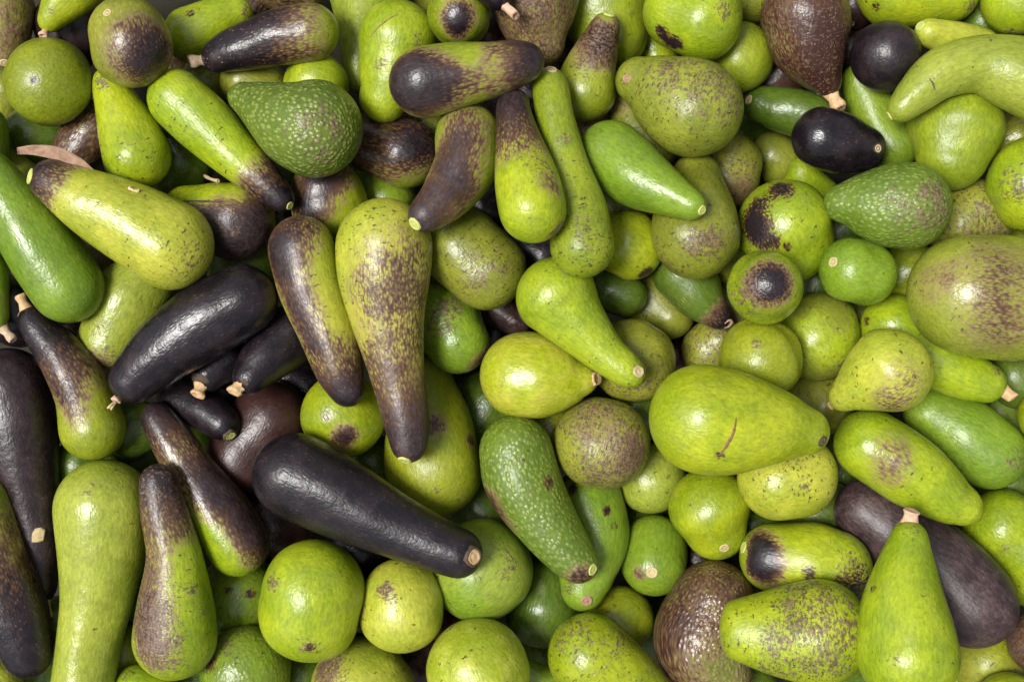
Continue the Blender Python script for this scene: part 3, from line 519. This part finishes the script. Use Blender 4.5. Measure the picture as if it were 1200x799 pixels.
def fruit_geometry(f, seed, nring, nphi):
    rng = random.Random(seed * 7 + 3)
    c = f['c4']
    e0 = f.get('e0', 1.0); e1 = f.get('e1', 0.92)
    body = catmull(c, 120)
    zz = f['z'] + f['slope'] * ((body[:, :2] - f['mid']) @ f['ax']) + body[:, 3]
    k = (D - zz) / D
    P = persp(body[:, 0], body[:, 1], zz); R = body[:, 2] * k
    t0 = P[0] - P[3]; t0 /= np.linalg.norm(t0) + 1e-9
    t1 = P[-1] - P[-4]; t1 /= np.linalg.norm(t1) + 1e-9
    n0 = 30
    u = np.linspace(1, 0, n0, endpoint=False)[:, None]
    P = np.vstack([P[0] + t0 * u * R[0] * e0, P, P[-1] + t1 * (1 - u)[1:] * R[-1] * e1, P[-1] + t1 * R[-1] * e1])
    uu = u[:, 0]
    R = np.r_[R[0] * np.sqrt(np.maximum(0, 1 - uu ** 2)), R, R[-1] * np.sqrt(np.maximum(0, 1 - (1 - uu[1:]) ** 2)), 0]
    s = np.r_[0, np.cumsum(np.linalg.norm(np.diff(P, axis=0), axis=1))]
    # resample evenly, soften the joints of the profile
    n = 260; su = np.linspace(0, s[-1], n)
    r2 = np.interp(su, s, R ** 2)
    sig = 5.0 / (s[-1] / n); h = int(3 * sig) + 1
    ker = np.exp(-0.5 * (np.arange(-h, h + 1) / sig) ** 2); ker /= ker.sum()
    ext = np.r_[-r2[1:h + 1][::-1], r2, -r2[-h - 1:-1][::-1]]
    r2 = np.maximum(0, np.convolve(ext, ker, 'valid')); r2[0] = r2[-1] = 0
    Ru = np.sqrt(r2)
    Pu = np.stack([np.interp(su, s, P[:, j]) for j in range(3)], 1)
    q = np.r_[0, np.cumsum(np.hypot(np.diff(su), np.diff(Ru)))]
    qs = np.linspace(0, q[-1], nring + 1)
    sr = np.interp(qs, q, su)
    Rr = np.interp(sr, su, Ru); Pr = np.stack([np.interp(sr, su, Pu[:, j]) for j in range(3)], 1)
    T = np.gradient(Pu, su, axis=0)
    for _ in range(3): T[1:-1] = (T[:-2] + T[1:-1] + T[2:]) / 3
    T = np.stack([np.interp(sr, su, T[:, j]) for j in range(3)], 1); T /= np.linalg.norm(T, axis=1)[:, None]
    up = np.array((0.0, 0.0, 1.0))
    if abs(T[0] @ up) > 0.95: up = np.array((1.0, 0, 0))
    X = np.cross(T[0], up); X /= np.linalg.norm(X)
    ph = np.linspace(0, 2 * np.pi, nphi, endpoint=False)
    a1, a2, a3 = (rng.uniform(0, 6.28) for _ in range(3))
    dents = [(rng.uniform(0, 6.28), rng.uniform(.08, .92), rng.uniform(.35, .8), rng.uniform(.10, .22), rng.choice((-1, -1, 1)) * rng.uniform(.014, .048)) for _ in range(7)]
    V = []; FC = []; S = []
    off = np.array((rng.uniform(0, 900), rng.uniform(0, 900), rng.uniform(0, 900)))
    Lt = sr[-1]
    for i in range(nring + 1):
        X = X - T[i] * (X @ T[i]); X /= np.linalg.norm(X); Y = np.cross(T[i], X)
        w = sr[i] / Lt
        if i in (0, nring):
            V.append(Pr[i][None]); FC.append((off + (0, 0, sr[i]))[None]); S.append(np.array([w])); continue
        lump = 1 + 0.014 * np.sin(ph + a1 + 3 * w) + 0.014 * np.sin(2 * ph + a2 + 4 * w) + 0.007 * np.sin(3 * ph + a3 + 9 * w) + 0.008 * np.sin(5 * ph + a1 - 11 * w) * math.sin(3.1 * w)
        for da, dw, dp, ds, dh in dents:
            ang = np.abs((ph - da + np.pi) % (2 * np.pi) - np.pi)
            lump = lump + dh * np.exp(-(ang / dp) ** 2 - ((w - dw) / ds) ** 2)
        rad = Rr[i] * lump
        V.append(Pr[i] + (np.cos(ph) * rad)[:, None] * X + (np.sin(ph) * rad)[:, None] * Y)
        FC.append(off + np.stack([np.cos(ph) * Rr[i], np.sin(ph) * Rr[i], 0 * ph + sr[i]], 1))
        S.append(np.full(nphi, w))
    V = np.vstack(V); FC = np.vstack(FC); S = np.concatenate(S)
    faces = []
    for j in range(nphi):
        faces.append((0, 1 + (j + 1) % nphi, 1 + j))
    for i in range(nring - 2):
        o = 1 + i * nphi
        for j in range(nphi):
            j2 = (j + 1) % nphi
            faces.append((o + j, o + j2, o + nphi + j2, o + nphi + j))
    o = 1 + (nring - 2) * nphi; e = len(V) - 1
    for j in range(nphi):
        faces.append((o + j, o + (j + 1) % nphi, e))
    return V, faces, FC, S, T, Pr

def mesh_from(name, V, faces, mat):
    me = bpy.data.meshes.new(name)
    me.from_pydata([tuple(v) for v in V], [], faces)
    me.polygons.foreach_set('use_smooth', [True] * len(me.polygons))
    me.materials.append(mat); me.update()
    return me

def obj(name, me, parent=None):
    o = bpy.data.objects.new(name, me); COL.objects.link(o)
    if parent is not None: o.parent = parent
    return o

def basis(nrm):
    nrm = nrm / np.linalg.norm(nrm)
    a = np.array((0.0, 0, 1)) if abs(nrm[2]) < 0.9 else np.array((1.0, 0, 0))
    x = np.cross(a, nrm); x /= np.linalg.norm(x); y = np.cross(nrm, x)
    return x, y, nrm

def lathe(base, axis, prof, seg, rng, wob=0.08):
    """prof: (radius, height) rows; returns vertices and faces of a closed-topped turned shape"""
    x, y, n = basis(axis)
    ph = np.linspace(0, 2 * np.pi, seg, endpoint=False)
    k = 1 + wob * np.array([rng.uniform(-1, 1) for _ in range(seg)])
    V = []; fs_ = []
    for r, h in prof:
        V.append(base + n * h + (np.cos(ph) * r * k)[:, None] * x + (np.sin(ph) * r * k)[:, None] * y)
    V = np.vstack(V)
    for i in range(len(prof) - 1):
        for j in range(seg):
            j2 = (j + 1) % seg
            fs_.append((i * seg + j, i * seg + j2, (i + 1) * seg + j2, (i + 1) * seg + j))
    o = (len(prof) - 1) * seg
    fs_.append(tuple(o + j for j in range(seg)))
    return V, fs_

GROUP = 'avocados heaped together'
def build_fruit(f, idx):
    rng = random.Random(idx * 31 + 5)
    big = f['rank'] > 4.2
    nring, nphi = (60, 52) if big else (38, 32)
    V, faces, FC, S, T, Pr = fruit_geometry(f, idx + 1, nring, nphi)
    px = V[:, 0] * D / (D - V[:, 2]) + W0 / 2; py = -V[:, 1] * D / (D - V[:, 2]) + H0 / 2
    me = mesh_from('avocado', V * U, faces, PEBBLY if f.get('peb', 0) > 0 else SKIN)
    nr = np.zeros(len(V) * 3); me.vertices.foreach_get('normal', nr); nr = nr.reshape(-1, 3)
    view = np.array((0, 0, D)) - V; view /= np.linalg.norm(view, axis=1)[:, None]
    front = (nr * view).sum(1) > 0.05
    def on_surface(x, y):
        d = np.hypot(px - x, py - y) + np.where(front, 0, 1e4)
        near = np.argsort(d)[:6]; wgt = 1 / (d[near] + 0.6) ** 2; wgt /= wgt.sum()
        return (V[near] * wgt[:, None]).sum(0), (nr[near] * wgt[:, None]).sum(0)
    M = np.zeros((len(V), 4))
    M[:, 0] = f.get('pur', 0) + (0.4 if f.get('pur', 0) >= 1 else 0); M[:, 1] = f.get('rus', 0); M[:, 2] = f.get('spk', 0.05) ** 1.35
    ch = dict(P=0, R=1, S=2, B=3)
    for kind, end, share, st_ in f.get('grad', []):
        w = S if end == 'stem' else 1 - S
        t = np.clip((w - (1 - share)) / share, 0, 1)
        M[:, ch[kind]] += st_ * (1.25 if kind == 'P' else 1.0) * np.sqrt(t) * (0.35 + 0.65 * t)
    for kind, x, y, r, st_ in f.get('blot', []):
        p, _ = on_surface(x, y)
        d = np.linalg.norm(V - p, axis=1) / (r * 1.15)
        M[:, ch[kind]] += st_ * np.exp(-1.1 * d ** 2.6)
    M = np.clip(M, 0, 1.6)
    def put(nm, typ, arr, key):
        at = me.attributes.new(nm, typ, 'POINT'); at.data.foreach_set(key, np.ascontiguousarray(arr, dtype=np.float32).ravel())
    put('fc', 'FLOAT_VECTOR', FC, 'vector')
    put('mask', 'FLOAT_COLOR', M, 'color')
    one = np.ones((len(V), 1))
    ca, cb = PAL[f['pal']]
    if 'pal2' in f: cb = PAL[f['pal2']][0]
    j = rng.uniform(0.9, 1.1); w = rng.uniform(0.94, 1.06)
    ca = (ca[0] * j * w, ca[1] * j, ca[2] * j); cb = (cb[0] * j * w, cb[1] * j, cb[2] * j)
    put('col_a', 'FLOAT_COLOR', one * np.array(ca + (rng.choice((0.0, 0.02, 0.05, 0.09)) if f.get('pur', 0) < 1 else rng.choice((0.0, 0.03, 0.06)),)), 'color')
    put('col_b', 'FLOAT_COLOR', one * np.array(cb + (1,)), 'color')
    put('par', 'FLOAT_COLOR', one * np.array((f.get('peb', 0.0), f.get('len', 0.1), f.get('warm', 0), f.get('bloom', 0.05))), 'color')
    base = V.mean(0); base[2] = V[:, 2].min()
    parts = []
    if 'scar' in f:
        x, y, r, tone = f['scar']
        p, n = on_surface(x, y)
        r *= 0.85 * (D - p[2]) / D
        prof = [(r * 1.25, -r * 0.35), (r * 1.18, 0.25), (r * 0.98, r * 0.14), (r * 0.80, r * 0.12), (r * 0.62, r * 0.02), (r * 0.35, r * 0.10), (r * 0.12, r * 0.14)]
        vv, ff = lathe(p - n * 0.3, n, prof, 18, rng, 0.07)
        parts.append(('stem_scar', vv, ff, SCAR_M[tone]))
        if tone in 'pgw' and f.get('pur', 0) > .9:          # corky rim round the scar
            ring = [(r * 1.55, -r * 0.4), (r * 1.38, 0.2), (r * 1.2, r * 0.17), (r * 1.02, r * 0.05)]
            vv, ff = lathe(p - n * 0.3, n, ring, 18, rng, 0.09)
            parts.append(('scar_rim', vv, ff[:-1], M_SDARK))
    if 'stub' in f:
        x0, y0, x1, y1, r = f['stub']
        zt = Pr[-1][2]
        k = (D - zt) / D
        a = persp(np.array(x0), np.array(y0), np.array(zt)); b = persp(np.array(x1), np.array(y1), np.array(zt + 6.0))
        ax = b - a; L = np.linalg.norm(ax); ax /= L
        a = a - ax * 6; L += 6; r *= k
        fl = rng.uniform(.72, 1.12); wst = rng.uniform(.66, .92); tip = rng.uniform(.55, 1.0)
        prof = [(r * 1.25, 0), (r * 1.12, L * .22), (r * 0.95, L * .36), (r * wst, L * .55), (r * (wst + fl) / 2, L * .70), (r * fl, L * .82), (r * fl * .96, L * .93), (r * fl * .8, L), (r * fl * .4, L * tip), (r * 0.1, L * (tip - .06))]
        vv, ff = lathe(a, ax, prof, 16, rng, 0.16)
        sl = np.array((rng.uniform(-1, 1), rng.uniform(-1, 1), rng.uniform(-1, 1))) * .35      # obliquely broken end, slight crook
        hh = (vv - a) @ ax / L
        vv = vv + ax * (((vv - a) @ sl) * np.clip(hh - .6, 0, 1) * 2.0)[:, None] + np.cross(ax, sl) * (np.clip(hh, 0, 1) ** 2 * r * .8)[:, None]
        parts.append(('stem', vv, ff, rng.choice((M_STEM, M_STEM2, M_STEM3))))
        col = [(r * 1.75, -2.0), (r * 1.62, 2.4), (r * 1.35, 4.6), (r * 1.0, 5.6)]
        vv, ff = lathe(a, ax, col, 16, rng, 0.10)
        parts.append(('stem_socket', vv, ff[:-1], M_SDARK if f.get('pur', 0) > .9 else M_SBROWN))
        if f.get('prongs'):
            for q in range(4):
                dv = ax + np.array((rng.uniform(-.7, .5), rng.uniform(-.5, .5), rng.uniform(0, .5))); dv /= np.linalg.norm(dv)
                vv, ff = lathe(b - ax * 2, dv, [(2.2, 0), (1.7, 5), (1.0, rng.uniform(8, 13))], 7, rng, .1)
                parts.append(('stem_fibre', vv, ff, M_PALE))
    for line, lr_ in f.get('crack', []):
        q = catmull([(x, y, 0) for x, y in line], 18)
        pn_ = [on_surface(x, y) for x, y, _ in q]
        cp = np.array([t[0] for t in pn_]); cn = np.array([t[1] for t in pn_])
        for _ in range(2): cp[1:-1] = (cp[:-2] + 2 * cp[1:-1] + cp[2:]) / 4
        tg = np.gradient(cp, axis=0); tg /= np.linalg.norm(tg, axis=1)[:, None] + 1e-9
        sd = np.cross(tg, cn); vv = []
        for i_ in range(len(q)):
            hw = lr_ * math.sin(math.pi * (i_ + .35) / (len(q) - .3)) ** .6 * rng.uniform(.65, 1.2)
            for c_, h_ in ((-1, -.8), (-.6, .45), (0, .15), (.6, .5), (1, -.8)):
                vv.append(cp[i_] + sd[i_] * c_ * hw + cn[i_] * (h_ + .25))
        ff = [(i_ * 5 + j_, i_ * 5 + j_ + 1, i_ * 5 + j_ + 6, i_ * 5 + j_ + 5) for i_ in range(len(q) - 1) for j_ in range(4)]
        parts.append(('scar_line', np.array(vv), ff, M_SDARK if f.get('dcrack') else M_SCAR))
    if 'chip' in f:
        p, n = on_surface(*f['chip'])
        vv, ff = lathe(p - n * 0.4, n, [(8.5, -.3), (8.0, 1.2), (6.5, 1.8), (2, 1.9)], 9, rng, .32)
        parts.append(('peeled_chip', vv, ff, M_PALE))
    if parts:
        root = obj('avocado', None)
        root.empty_display_size = 0.02
        body = obj('fruit_body', me, root)
    else:
        root = body = obj('avocado', me)
    V0 = Vector(base * U)
    me.transform(Matrix.Translation(-V0)); root.location = V0
    for nm, vv, ff, mt in parts:
        pm = mesh_from(nm, (vv - base) * U, ff, mt)
        obj(nm, pm, root)
    root['label'] = f['label']; root['category'] = 'avocado'; root['group'] = GROUP
    return root

# ground under the heap
zmin = min((ZS - SX[:, 2]).min(), -150.0)
gs = 4000 * U
gm = mesh_from('ground', [(-gs, -gs, 0), (gs, -gs, 0), (gs, gs, 0), (-gs, gs, 0)], [(0, 1, 2, 3)], M_CLOTH)
ground = obj('ground', gm); ground.location = (0, 0, (zmin - 2) * U); ground['kind'] = 'structure'

for idx, f in enumerate(F):
    build_fruit(f, idx)

# dry leaf lying against the large yellow-green avocado
def dry_leaf():
    pts = catmull([(20, 177, 4), (40, 176, 6), (66, 180, 8), (90, 192, 8), (108, 204, 5), (122, 213, 1.0)], 26)
    big = next(i for i, f in enumerate(F) if f['label'].startswith('large yellow-green avocado with a purple'))
    hz = np.array([max(v for v in (top_height(x, y, (big,)), F[big]['z'] - 25) if v is not None) for x, y, _ in pts])
    for _ in range(40): hz[1:-1] = (hz[:-2] + 2 * hz[1:-1] + hz[2:]) / 4
    hz = np.maximum(hz, F[big]['z'] + 2)
    d = np.gradient(pts[:, :2], axis=0); d /= np.linalg.norm(d, axis=1)[:, None]
    nrm = np.stack([-d[:, 1], d[:, 0]], 1)
    V = []; cols = (-1, -.5, 0, .5, 1)
    for layer in (0, -2.6):
        for i in range(len(pts)):
            for c in cols:
                x = pts[i, 0] + nrm[i, 0] * c * pts[i, 2]; y = pts[i, 1] + nrm[i, 1] * c * pts[i, 2]
                z = hz[i] + 5 + 2.8 * abs(c) ** 1.5 + layer + 1.2 * math.sin(i * .9 + c * 2)
                V.append(persp(np.array(x), np.array(y), np.array(z)))
    V = np.array(V); n = len(pts); m = len(cols); fs_ = []
    for i in range(n - 1):
        for c in range(m - 1):
            a = i * m + c; b = a + m
            fs_.append((a, a + 1, b + 1, b)); fs_.append((n * m + a, n * m + b, n * m + b + 1, n * m + a + 1))
        a = i * m; b = a + m
        fs_.append((a, b, n * m + b, n * m + a)); a += m - 1; b += m - 1
        fs_.append((a, n * m + a, n * m + b, b))
    fs_.append(tuple(range(m)) + tuple(n * m + k for k in reversed(range(m))))
    e = (n - 1) * m
    fs_.append(tuple(e + k for k in reversed(range(m))) + tuple(n * m + e + k for k in range(m)))
    base = V.mean(0)
    o = obj('dry_leaf', mesh_from('dry_leaf', (V - base) * U, fs_, M_LEAF)); o.location = Vector(base * U)
    o['label'] = 'narrow curled brown dry leaf lying on the yellow-green avocado, left'; o['category'] = 'leaf'
dry_leaf()

# loose bits of twig caught between the fruit
def twig(x0, y0, x1, y1, r, label, seed):
    rng = random.Random(seed)
    z0 = (top_height(x0, y0) or 0) + r * .7; z1 = (top_height(x1, y1) or 0) + r * .7
    a = persp(np.array(float(x0)), np.array(float(y0)), np.array(z0)); b = persp(np.array(float(x1)), np.array(float(y1)), np.array(z1))
    ax = b - a; L = np.linalg.norm(ax); ax /= L
    vv, ff = lathe(a, ax, [(r * .3, -.4), (r * .95, 0), (r, L * .2), (r * .8, L * .45), (r * .9, L * .7), (r * 1.1, L * .92), (r * .9, L), (r * .3, L * .97)], 10, rng, .14)
    vv = vv + (np.cross(ax, (0, 0, 1.0)) * r * .7) * np.sin(np.clip((vv - a) @ ax / L, 0, 1) * 3.1)[:, None]
    base = vv.mean(0)
    o = obj('twig', mesh_from('twig', (vv - base) * U, ff, rng.choice((M_STEM2, M_LEAF, M_PALE)))); o.location = Vector(base * U)
    o['label'] = label; o['category'] = 'twig'; o['group'] = 'broken bits of twig'
twig(27, 70, 35, 64, 4, 'short pale broken twig beside the round dotted avocado, upper left', 1)
twig(12, 85, 21, 79, 3.5, 'tiny pale twig end at the left edge above the dotted avocado', 2)
twig(151, 220, 164, 224, 2.6, 'tiny brown twig below the upright green pear-shaped avocado', 3)
twig(240, 206, 256, 212, 2.4, 'thin dark twig on the upper rim of the cracked avocado', 4)
twig(516, 55, 528, 52, 2.2, 'tiny pinkish twig lying on the crosswise brown avocado', 5)
